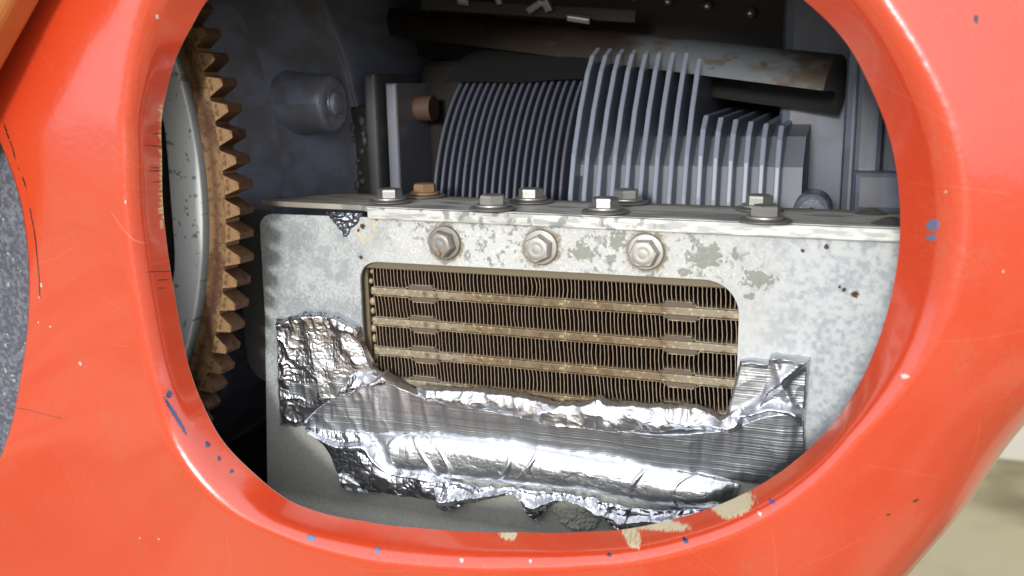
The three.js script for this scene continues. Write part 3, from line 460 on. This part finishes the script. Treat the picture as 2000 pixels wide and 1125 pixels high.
// a foil sheet between an upper and a lower edge; lift(u, v, x, y) is its height off the panel
function foilSheet(upper, lower, nu, nv, lift, ragged = 2, seed = 1, shape, lines = false) {
  const A = along(upper, nu), B = along(lower, nu);
  return gridGeo(nu, nv, (u, v, i, j) => {
    const k = shape ? shape(v) : v; let px = lerp(A[i][0], B[i][0], k), py = lerp(A[i][1], B[i][1], k);
    const e = Math.pow(Math.abs(2 * v - 1), 6), eu = Math.pow(Math.abs(2 * u - 1), 20); px += ragged * eu * (fbm(py * 0.12, 1, 3, seed) - 0.5) * 2; py += ragged * e * (fbm(px * 0.10, v * 3, 3, seed + 5) - 0.5) * 2.4;
    const p = Pz(px, py, 0.001), z = (u <= 0 || u >= 1 || v <= 0 || v >= 1) ? 0.0002 : 0.0005 + lift(u, v, p.x, p.y) * (0.45 + 0.55 * sstep(0, 1, Math.min(v / 0.05, (1 - v) / 0.05, u * 22, (1 - u) * 22, 1)));
    return lines ? [p.x, p.y, z, p.x * 4, p.y / 0.03] : [p.x, p.y, z, p.x / 0.06, p.y / 0.06];
  });
}
const edgeK = (u, v, w = 0.06) => sstep(0, w, Math.min(u, 1 - u, v, 1 - v));
// long brushed strip over the lower edge of the window
{
  const o = thing('foil_tape', 'long horizontal strip of brushed aluminium foil tape along the lower edge of the cooler window', 'foil tape');
  const g = foilSheet([[550, 735], [600, 742], [660, 735], [715, 717], [765, 738], [830, 768], [920, 788], [1060, 812], [1200, 832], [1330, 838], [1420, 828], [1500, 800], [1572, 790]],
    [[546, 826], [620, 838], [710, 850], [790, 848], [880, 852], [1000, 868], [1120, 888], [1250, 910], [1340, 924], [1420, 938], [1500, 950], [1560, 960], [1575, 962]], 420, 64,
    (u, v, x, y) => { const c = crumple(x, y * 0.45, 20), L = 1 - sstep(0.0, 0.26, u), w = fbm(x * 90, y * 16, 3, 31) - 0.5, s = fbm(x * 260, y * 40, 2, 37) - 0.5; return 0.0006 + 0.0030 * (1 - v) * sstep(0, 0.05, v) + 0.0024 * w + 0.0008 * s + L * 0.0016 * c + 0.00035 * c; }, 2, 3, undefined, true);
  part('strip', g, foilLine, o);
  const cr = foilSheet([[812, 752], [835, 755], [900, 757], [1000, 765], [1080, 783], [1150, 782], [1172, 772], [1186, 782], [1230, 786], [1300, 790], [1370, 793], [1395, 806], [1408, 814], [1425, 804], [1445, 790], [1452, 782]],
    [[822, 772], [850, 780], [920, 792], [1000, 806], [1080, 826], [1150, 834], [1200, 840], [1240, 838], [1300, 838], [1340, 836], [1400, 838], [1430, 842], [1455, 838], [1470, 838]], 380, 40,
    (u, v, x, y) => 0.0026 + 0.0026 * crumple(x, y, 50) + 0.0016 * Math.sin(Math.PI * v) + 0.0008 * (fbm(x * 120, y * 120, 2, 53) - 0.5), 3, 9);
  part('crumpled_edge', cr, foilBright, o).userData.label = 'bright crumpled upper edge of the foil';
}
// crinkled piece at the left
{
  const o = thing('foil_tape', 'crinkled dark shiny foil piece stuck upright at the lower left of the cooler window', 'foil tape');
  const g = foilSheet([[541, 620], [562, 618], [580, 614], [600, 606], [628, 607], [650, 610], [676, 622], [702, 636], [706, 650], [707, 664]],
    [[548, 830], [575, 832], [600, 826], [630, 800], [660, 782], [690, 770], [715, 752], [728, 742], [735, 735], [738, 728]], 170, 190,
    (u, v, x, y) => { const c = crumple(x, y, 80), d = crumple(x * 0.5, y * 0.35, 90), edge = 1 - sstep(0.05, 0.3, Math.min(u, v * 1.3)), mid = sstep(0.25, 0.4, u) * (1 - sstep(0.55, 0.75, u)) * sstep(0.15, 0.3, v); return 0.0012 + 0.0016 * c * (0.35 + 0.9 * edge) * (1 - 0.6 * mid) + 0.0018 * d + 0.0012 * Math.sin(Math.PI * u) * sstep(0.2, 0.8, v) + 0.0014 * (1 - v); }, 3, 21);
  part('sheet', g, foilM, o);
  // loop of a fold where it meets the long strip
  const f = foilSheet([[700, 722], [712, 728], [722, 738], [735, 738], [748, 728], [755, 722], [762, 730]], [[660, 770], [690, 768], [715, 752], [738, 752], [756, 748], [772, 745], [785, 745]], 60, 24, (u, v, x, y) => 0.0035 + 0.002 * Math.sin(Math.PI * v) + 0.002 * crumple(x, y, 97), 2, 23);
  part('fold', f, foilM, o);
}
// patch at the right
{
  const o = thing('foil_tape', 'square edged foil patch standing at the lower right corner of the cooler window', 'foil tape');
  const g = foilSheet([[1446, 702], [1470, 700], [1502, 702], [1506, 691], [1540, 694], [1583, 699]], [[1412, 836], [1440, 838], [1480, 836], [1510, 832], [1545, 832], [1572, 834]], 130, 130,
    (u, v, x, y) => { const c = crumple(x * 0.7, y * 0.7, 120), a = Math.exp(-Math.pow((u - 0.95 + 0.9 * v) / 0.10, 2)) * (v < 0.75 ? 1 : 0), b = Math.exp(-Math.pow((u - 0.5 - 0.45 * v) / 0.07, 2)), f = Math.exp(-Math.pow((v - 0.84 + 0.1 * Math.sin(u * 3)) / 0.07, 2)); return 0.0008 + 0.0012 * (1 - v) + 0.0007 * c + 0.0018 * a + 0.0012 * b + 0.003 * f + 0.0016 * (1 - sstep(0, 0.12, v)) * crumple(x, y, 124); }, 1.2, 33, undefined, true);
  part('sheet', g, foilLine, o);
}
// rolled foil along the foot
{
  const o = thing('foil_roll', 'bright rolled tube of aluminium foil lying below the brushed foil strip', 'foil');
  const half = v => 0.5 - 0.5 * Math.cos(Math.PI * v);
  const g = foilSheet([[712, 846], [760, 846], [850, 848], [1000, 864], [1120, 884], [1250, 906], [1340, 922], [1400, 936], [1430, 942], [1446, 948]],
    [[722, 900], [760, 914], [850, 930], [960, 940], [1040, 948], [1140, 958], [1260, 980], [1340, 990], [1395, 990], [1436, 984]], 420, 60,
    (u, v, x, y) => { const c = crumple(x, y, 140), r = 0.0046 * Math.pow(Math.sin(Math.PI * v), 0.9) * sstep(0, 0.08, u) * (1 - sstep(0.9, 1.0, u) * 0.7); const cr = [0.1, 0.17, 0.2, 0.36, 0.43, 0.74, 0.86].reduce((a, q, i) => a + Math.exp(-Math.pow((u - q + 0.03 * Math.sin(v * 4 + i) - 0.03 * (v - 0.5) * ((i % 3) - 1)) / (0.004 + 0.002 * (i % 2)), 2)) * (0.6 + 0.4 * Math.sin(v * 9 + i)), 0); return r + 0.0004 * c + 0.0009 * cr + 0.0006 * (fbm(x * 50, y * 200, 2, 143) - 0.5); }, 2, 41, half);
  part('roll', g, foilBright, o);
  const tail = foilSheet([[598, 830], [660, 838], [722, 846], [738, 880], [770, 912], [830, 922], [870, 934]], [[600, 838], [640, 876], [665, 930], [715, 960], [770, 966], [830, 974], [876, 984]], 140, 50,
    (u, v, x, y) => 0.0014 + 0.0016 * crumple(x * 0.5, y * 0.5, 160) + 0.0026 * Math.exp(-Math.pow((v - 0.12 - 0.4 * (1 - sstep(0.1, 0.55, u))) / 0.06, 2)) + 0.001 * Math.sin(Math.PI * v), 3, 51);
  part('flat_tail', tail, foilM, o);
  const hem = foilSheet([[845, 918], [880, 934], [940, 944], [1010, 950], [1040, 955], [1090, 958], [1150, 966], [1230, 984], [1290, 990], [1340, 990], [1400, 984]],
    [[846, 972], [868, 996], [905, 986], [960, 972], [1012, 964], [1028, 996], [1050, 1014], [1082, 982], [1120, 976], [1170, 1006], [1220, 1040], [1270, 1044], [1340, 1024], [1424, 996]], 380, 60,
    (u, v, x, y) => 0.0012 + 0.0042 * crumple(x * 0.8, y, 180) * (0.5 + 0.5 * Math.sin(Math.PI * v)) + 0.0022 * Math.exp(-Math.pow((v - 0.5 - 0.1 * Math.sin(u * 14)) / 0.1, 2)) + 0.0010 * crumple(x * 2, y * 2, 190), 3, 61);
  part('crumpled_hem', hem, foilM, o);
  const scrap = foilSheet([[664, 920], [680, 926], [700, 938], [722, 956]], [[670, 948], [688, 955], [706, 958], [724, 961]], 50, 24, (u, v, x, y) => 0.002 + 0.0022 * crumple(x, y, 201), 2, 67);
  part('bent_corner', scrap, foilBright, o);
}

// ------------------------------------------------------------------ crankcase
{
  const cx = -0.298, cy = 0.0408;
  const o = thing('crankcase', 'blue grey painted engine crankcase with a round boss behind the ring gear', 'crankcase', [cx, cy, 0]);
  const pr = [[0.10, 0.012], [0.140, 0.010], [0.150, 0.004], [0.154, -0.006], [0.160, -0.03], [0.169, -0.06], [0.181, -0.085], [0.186, -0.097], [0.186, -0.20], [0.17, -0.25]];
  const g = lathe(curve(pr, false, 50), 200).rotateX(Math.PI / 2); g.computeVertexNormals();
  { const uv = g.attributes.uv; for (let i = 0; i < uv.count; i++) uv.setXY(i, uv.getX(i) * 9, uv.getY(i) * 2); }
  // profile y runs along +z after the turn
  part('nose_case', g, M.engine, o);
  const b = Px(655, 202, -0.112), lx = b.x - cx, ly = b.y - cy, lz = b.z;
  const boss = lathe([[0.0, 0.0], [0.0105, 0.0], [0.0128, -0.0006], [0.0135, -0.002], [0.0142, -0.012], [0.0155, -0.022], [0.0185, -0.032], [0.025, -0.042]], 48).rotateZ(-Math.PI / 2);
  const bo = part('boss', boss, M.engine, o, [lx, ly, lz]);
  part('plug', lathe([[0, 0.0024], [0.004, 0.0024], [0.0052, 0.0016], [0.0056, -0.0005]], 32).rotateZ(-Math.PI / 2), M.engine, bo);
  part('recess_ring', lathe([[0.0056, 0.0003], [0.0066, 0.0004], [0.0068, 0.0001], [0.0068, -0.0005]], 32).rotateZ(-Math.PI / 2), M.washer, bo);
  // vertical split flange and the deck behind it
  const f0 = Pz(738, 300, -0.085);
  const flM = std({ map: grime, color: rgb(1.1, 1.0, 0.92), roughness: 0.55 });
  part('split_flange', bevelBox(0.0065, 0.135, 0.05, 0.0018, f0.x - cx - 0.002, f0.y - cy - 0.028, -0.108), flM, o);
  part('split_flange', bevelBox(0.006, 0.125, 0.05, 0.0015, f0.x - cx + 0.0065, f0.y - cy - 0.028, -0.114), M.engine, o);
  part('cylinder_deck', bevelBox(0.05, 0.14, 0.04, 0.003, f0.x - cx + 0.030, f0.y - cy - 0.024, -0.145), std({ map: grime, color: rgb(0.17, 0.12, 0.085), roughness: 0.8 }), o);
  // raised casting marks beside the flange
  const r = rng(33), mg = new THREE.SphereGeometry(0.0016, 10, 8), mm = std({ color: rgb(0.16, 0.155, 0.15), roughness: 0.45 }), pad = std({ color: rgb(0.07, 0.06, 0.05), roughness: 0.8 });
  const pv = Pz(697, 305, -0.083);
  part('dirty_pad', bevelBox(0.016, 0.05, 0.012, 0.002, pv.x - cx, pv.y - cy, -0.0915), pad, o);
  for (const [px, py, sx, sy] of [[688, 250, 1, 1.6], [706, 236, 1.2, 1.6], [690, 272, 0.8, 1], [710, 262, 0.8, 1], [684, 298, 1, 1], [707, 296, 1, 1], [700, 314, 0.8, 0.8], [682, 328, 0.9, 2], [703, 338, 0.9, 0.9], [683, 355, 1, 1.5], [697, 362, 1.2, 1.6], [708, 355, 1, 1], [712, 275, 1, 1.6]]) { const v = Pz(px, py, -0.0845); const m = part('casting_mark', mg, mm, o, [v.x - cx, v.y - cy, v.z]); m.scale.set(sx, sy, 0.8); }
  // two pale scars on the case
  for (const [px, py, rz] of [[634, 88, -0.75], [678, 122, -0.9]]) { const v = Pz(px, py, -0.1); part('rib', bevelBox(0.0055, 0.0009, 0.002, 0.0003), std({ color: rgb(0.3, 0.29, 0.26), roughness: 0.6 }), o, [v.x - cx, v.y - cy, v.z + 0.012], [0, 0.6, rz]); }
}
// rusty fitting in the shade behind the flange
{
  const v = Pz(797, 216, -0.112), o = thing('pipe_fitting', 'rusty orange brown hexagonal pipe fitting in the shade between crankcase and cylinder', 'fitting', [v.x, v.y, v.z]);
  part('nut', new THREE.CylinderGeometry(0.0085, 0.0085, 0.010, 6).rotateZ(Math.PI / 2).rotateX(0.3), std({ color: rgb(0.16, 0.06, 0.025), roughness: 0.8 }), o);
  part('collar', new THREE.CylinderGeometry(0.0062, 0.0066, 0.012, 24).rotateZ(Math.PI / 2).translate(0.009, 0.001, 0), std({ color: rgb(0.13, 0.07, 0.045), roughness: 0.6 }), o);
  part('stub', new THREE.CylinderGeometry(0.0045, 0.0045, 0.03, 20).rotateZ(Math.PI / 2).translate(-0.016, 0, 0), M.darkBrown, o);
}
// vertical bracket strip between gear and panel
{
  const v = Pz(492, 560, -0.004), o = thing('bracket', 'dark upright metal bracket with a rounded foot between ring gear and panel', 'bracket', [v.x, v.y, v.z]);
  const s = new THREE.Shape(); s.moveTo(-0.0045, 0.034); s.lineTo(-0.0045, -0.030); s.quadraticCurveTo(-0.004, -0.043, 0.010, -0.0435); s.lineTo(0.012, -0.0435); s.lineTo(0.012, 0.034); s.closePath();
  part('strip', new THREE.ExtrudeGeometry(s, { depth: 0.001, bevelEnabled: true, bevelThickness: 0.0006, bevelSize: 0.0006, bevelSegments: 3 }), std({ color: rgb(0.10, 0.095, 0.085), roughness: 0.5, metalness: 0.4 }), o);
}

// ------------------------------------------------------------------ cylinder with its cooling fins
{
  const o = thing('engine_cylinder', 'blue grey air cooled engine cylinder with thin barrel fins and thick head fins', 'cylinder', [0, 0, 0]);
  const finGeo = (R, r0, t, n = 120) => lathe([[r0, -t], [R - t, -t], [R - 0.3 * t, -0.7 * t], [R, 0], [R - 0.3 * t, 0.7 * t], [R - t, t], [r0, t]], n).rotateZ(-Math.PI / 2);
  const by = 0.01, bz = -0.142, R1 = 0.0845;
  part('barrel', new THREE.CylinderGeometry(R1 - 0.0095, R1 - 0.0095, 0.075, 96, 1, true).rotateZ(Math.PI / 2), M.finCore, o, [-0.028, by, bz]);
  part('barrel_shade_sheet', gridGeo(30, 24, (u, v) => { const t = lerp(0.93, 2.2, v), q = R1 + 0.0022 + 0.0006 * Math.sin(u * 9); return [lerp(-0.068, 0.004, u), by + q * Math.sin(t), bz + q * Math.cos(t)]; }), std({ color: rgb(0.004, 0.004, 0.004), roughness: 1 }), o);  // added black sheet stands in for the shade over the barrel top
  const fg = finGeo(R1, R1 - 0.018, 0.00085);
  for (let i = 0; i < 18; i++) part('barrel_fin', fg, M.barrelFin, o, [-0.0612 + i * 0.00362, by, bz]);
    const cs = new THREE.Shape(); [[0.071, -0.05], [0.069, 0.02], [0.073, 0.042], [0.086, 0.054], [0.112, 0.058], [0.2, 0.059], [0.2, -0.05]].forEach((p, i) => cs[i ? 'lineTo' : 'moveTo'](p[0], p[1])); cs.closePath();
  part('cylinder_head', new THREE.ExtrudeGeometry(cs, { depth: 0.098, bevelEnabled: false }).rotateY(Math.PI / 2), std({ color: rgb(0.20, 0.215, 0.25), roughness: 0.5 }), o, [0.004, 0, 0]);
  const hs = new THREE.Shape(), hp = [[-0.0655, -0.05], [-0.0605, -0.012], [-0.0595, 0.012], [-0.0610, 0.030], [-0.0665, 0.047], [-0.0765, 0.066], [-0.0885, 0.083], [-0.0965, 0.0905], [-0.107, 0.0945], [-0.125, 0.0955], [-0.2, 0.0955], [-0.2, -0.05]];
  const lo = new THREE.Shape(), lp = [[-0.0655, -0.05], [-0.0605, -0.012], [-0.0595, 0.012], [-0.0605, 0.030], [-0.0640, 0.047], [-0.0690, 0.058], [-0.0760, 0.0635], [-0.2, 0.066], [-0.2, -0.05]];
  lp.forEach((p, i) => lo[i ? 'lineTo' : 'moveTo'](-p[0], p[1])); lo.closePath();
  hp.forEach((p, i) => hs[i ? 'lineTo' : 'moveTo'](-p[0], p[1])); hs.closePath();
  const [hg, lg] = [hs, lo].map(q => new THREE.ExtrudeGeometry(q, { depth: 0.0012, bevelEnabled: true, bevelThickness: 0.0006, bevelSize: 0.0009, bevelOffset: -0.0009, bevelSegments: 3 }).translate(0, 0, -0.0006).rotateY(Math.PI / 2));
  for (let i = 0; i < 15; i++) part('head_fin', i > 8 ? lg : hg, M.fin, o, [0.0048 + i * 0.00627, i > 8 ? -0.0009 * (i - 9) : 0, 0]);
}
// rocker box end of the head
{
  const o = thing('rocker_box', 'blue grey painted rocker box casting at the right end of the cylinder head', 'rocker box', [0, 0, 0]);
  const A = (px, py, z) => Pz(px, py, z);
  const w0 = A(1515, 300, -0.085), w1 = A(1655, 300, -0.075);
  part('end_wall', bevelBox(w1.x - w0.x + 0.004, 0.14, 0.03, 0.005, (w0.x + w1.x) / 2, 0.05, -0.130), M.casting, o);
  const r0 = A(1662, 300, -0.072); part('rib', bevelBox(0.007, 0.14, 0.03, 0.003, r0.x, 0.05, -0.092), M.casting, o);
  const c0 = A(1700, 300, -0.06); part('cover_flange', bevelBox(0.0105, 0.12, 0.04, 0.0022, c0.x - 0.001, 0.045, -0.084), M.casting, o);
  part('cover', bevelBox(0.012, 0.12, 0.04, 0.0025, c0.x + 0.0105, 0.045, -0.0835), M.casting, o);
  part('gasket', bevelBox(0.003, 0.118, 0.04, 0.0005, c0.x + 0.0180, 0.045, -0.0855), M.dark, o);
  part('outer_cap', bevelBox(0.016, 0.12, 0.04, 0.003, c0.x + 0.0275, 0.045, -0.083), M.casting, o);
  const f1 = A(1705, 390, -0.055); part('foot', bevelBox(0.0205, 0.016, 0.02, 0.0022, f1.x + 0.003, 0.034, -0.067), M.casting, o);
  const b0 = A(1586, 408, -0.062); const bs = part('boss', lathe([[0, 0.004], [0.0048, 0.004], [0.0065, 0.0034], [0.0072, 0.002], [0.0075, -0.012]], 40).rotateX(Math.PI / 2), M.casting, o, [b0.x, b0.y - 0.0005, b0.z]);
  part('bolt_hole', lathe([[0, 0.0043], [0.0012, 0.0043], [0.0016, 0.0041]], 20).rotateX(Math.PI / 2), M.dark, bs);
}

// ------------------------------------------------------------------ slotted duct across the top
{
  const o = thing('air_duct', 'grimy grey slotted tube, its left part painted dark for shade, running across above the cylinder head fins', 'tube', [0, 0, 0]);
  const a = Pz(640, 52, -0.170), b = Pz(1630, 178, -0.092), dir = b.clone().sub(a), L = dir.length(); dir.normalize();
  const up = new THREE.Vector3(0, 1, 0).addScaledVector(dir, -dir.y).normalize(), fw = new THREE.Vector3().crossVectors(dir, up).normalize();
  if (fw.z < 0) fw.negate();
  const dome = () => 1;
  const arc = (R, t0, t1, flip) => gridGeo(100, 40, (u, v) => { const s = u * L, k = dome(u), th = lerp(t0, t1, flip ? 1 - v : v), w = 1 + 0.03 * (fbm(u * 20, v * 3, 2, 5) - 0.5); const c = a.clone().addScaledVector(dir, s).addScaledVector(fw, R * k * w * Math.cos(th)).addScaledVector(up, R * k * w * Math.sin(th)); return [c.x, c.y, c.z, u, v]; });
  const t0 = 0.02, t1 = 3.9, R = 0.0150;
  const tex = mapTex(512, 256, 0, 6, 0, 2, (x, y) => { const n = fbm(x * 2, y * 3, 4, 901), m = fbm(x * 9, y * 9, 3, 903); let c = mix3([112, 117, 122], [92, 86, 78], sstep(0.5, 0.72, n) * 0.8); c = mix3([56, 47, 39], c, sstep(3.6, 4.6, x + 1.0 * (n - 0.5))); c = mix3(c, [88, 62, 40], sstep(5.5, 5.9, x + 1.0 * (m - 0.5)) * 0.6); return mix3(c, [92, 70, 48], sstep(0.72, 0.8, m) * 0.5); });  // brown left part is shade painted into the tube colour; blotches are grime
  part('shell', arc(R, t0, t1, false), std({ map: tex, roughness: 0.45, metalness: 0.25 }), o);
  part('inside', arc(R - 0.0012, t0, t1, true), M.dark, o);
  part('end_disc', gridGeo(36, 2, (u, v) => { const th = lerp(t0, t1, u), c = b.clone().addScaledVector(dir, 0.0002 * (1 - v)).addScaledVector(fw, R * v * Math.cos(th)).addScaledVector(up, R * v * Math.sin(th)); return [c.x, c.y, c.z]; }), std({ color: rgb(0.17, 0.15, 0.13), roughness: 0.6 }), o);
  const edge = (t) => gridGeo(60, 1, (u, v) => { const r = R - v * 0.0012, k = dome(u); const c = a.clone().addScaledVector(dir, u * L).addScaledVector(fw, r * k * Math.cos(t)).addScaledVector(up, r * k * Math.sin(t)); return [c.x, c.y, c.z]; });
  part('slot_edge', mergeGeometries([edge(t0), edge(t1)]), M.darkBrown, o);
}
// shaded clutter above
{
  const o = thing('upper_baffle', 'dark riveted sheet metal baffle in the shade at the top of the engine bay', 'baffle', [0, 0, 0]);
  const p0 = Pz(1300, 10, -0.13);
  part('sheet', bevelBox(0.26, 0.09, 0.002, 0.0005, 0.07, p0.y + 0.022, -0.14), M.darkBrown, o, null, null);
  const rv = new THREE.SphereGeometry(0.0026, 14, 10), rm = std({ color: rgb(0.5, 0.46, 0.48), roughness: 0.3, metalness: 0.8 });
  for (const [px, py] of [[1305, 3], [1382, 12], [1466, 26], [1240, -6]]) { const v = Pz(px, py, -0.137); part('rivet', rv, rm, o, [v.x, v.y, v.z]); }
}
{
  const o = thing('cable_clip', 'small bright metal clips hanging in the dark at the top of the engine bay', 'clip', [0, 0, 0]);
  const m = std({ color: rgb(0.42, 0.38, 0.39), roughness: 0.4, metalness: 0.6 });
  for (const [px, py, w, h, rz] of [[905, 3, 0.006, 0.003, -0.2], [1045, 12, 0.009, 0.0035, 0.5], [1068, 10, 0.004, 0.006, 0.3], [1130, 37, 0.011, 0.003, -0.2], [975, 2, 0.003, 0.003, 0.2]]) { const v = Pz(px, py, -0.1); part('clip_plate', bevelBox(w, h, 0.003, 0.0008), m, o, [v.x, v.y, v.z], [0.5, 0, rz]); }
  const v = Pz(1020, 20, -0.102); part('rail', bevelBox(0.11, 0.006, 0.004, 0.001), M.darkBrown, o, [v.x, v.y + 0.0005, v.z - 0.004], [0, 0, -0.1]);
}
{
  const v = Pz(1478, 60, -0.15), o = thing('hose', 'brown stiff hoses slanting behind the right end of the slotted tube', 'hose', [v.x, v.y, v.z]);
  const m = std({ color: rgb(0.03, 0.02, 0.014), roughness: 0.75 });
  const c1 = new THREE.CatmullRomCurve3([[-0.05, -0.012, -0.01], [-0.02, -0.008, 0], [0.008, 0.014, 0.004], [0.03, 0.04, -0.01]].map(p => new THREE.Vector3(...p)));
  const c2 = new THREE.CatmullRomCurve3([[-0.012, -0.022, 0], [0.0, -0.006, 0.004], [0.018, 0.012, 0.004], [0.04, 0.035, -0.004]].map(p => new THREE.Vector3(...p)));
  part('tube', new THREE.TubeGeometry(c1, 40, 0.0026, 12), m, o); part('tube', new THREE.TubeGeometry(c2, 40, 0.0042, 12), m, o);
}

renderer.render(scene, camera);
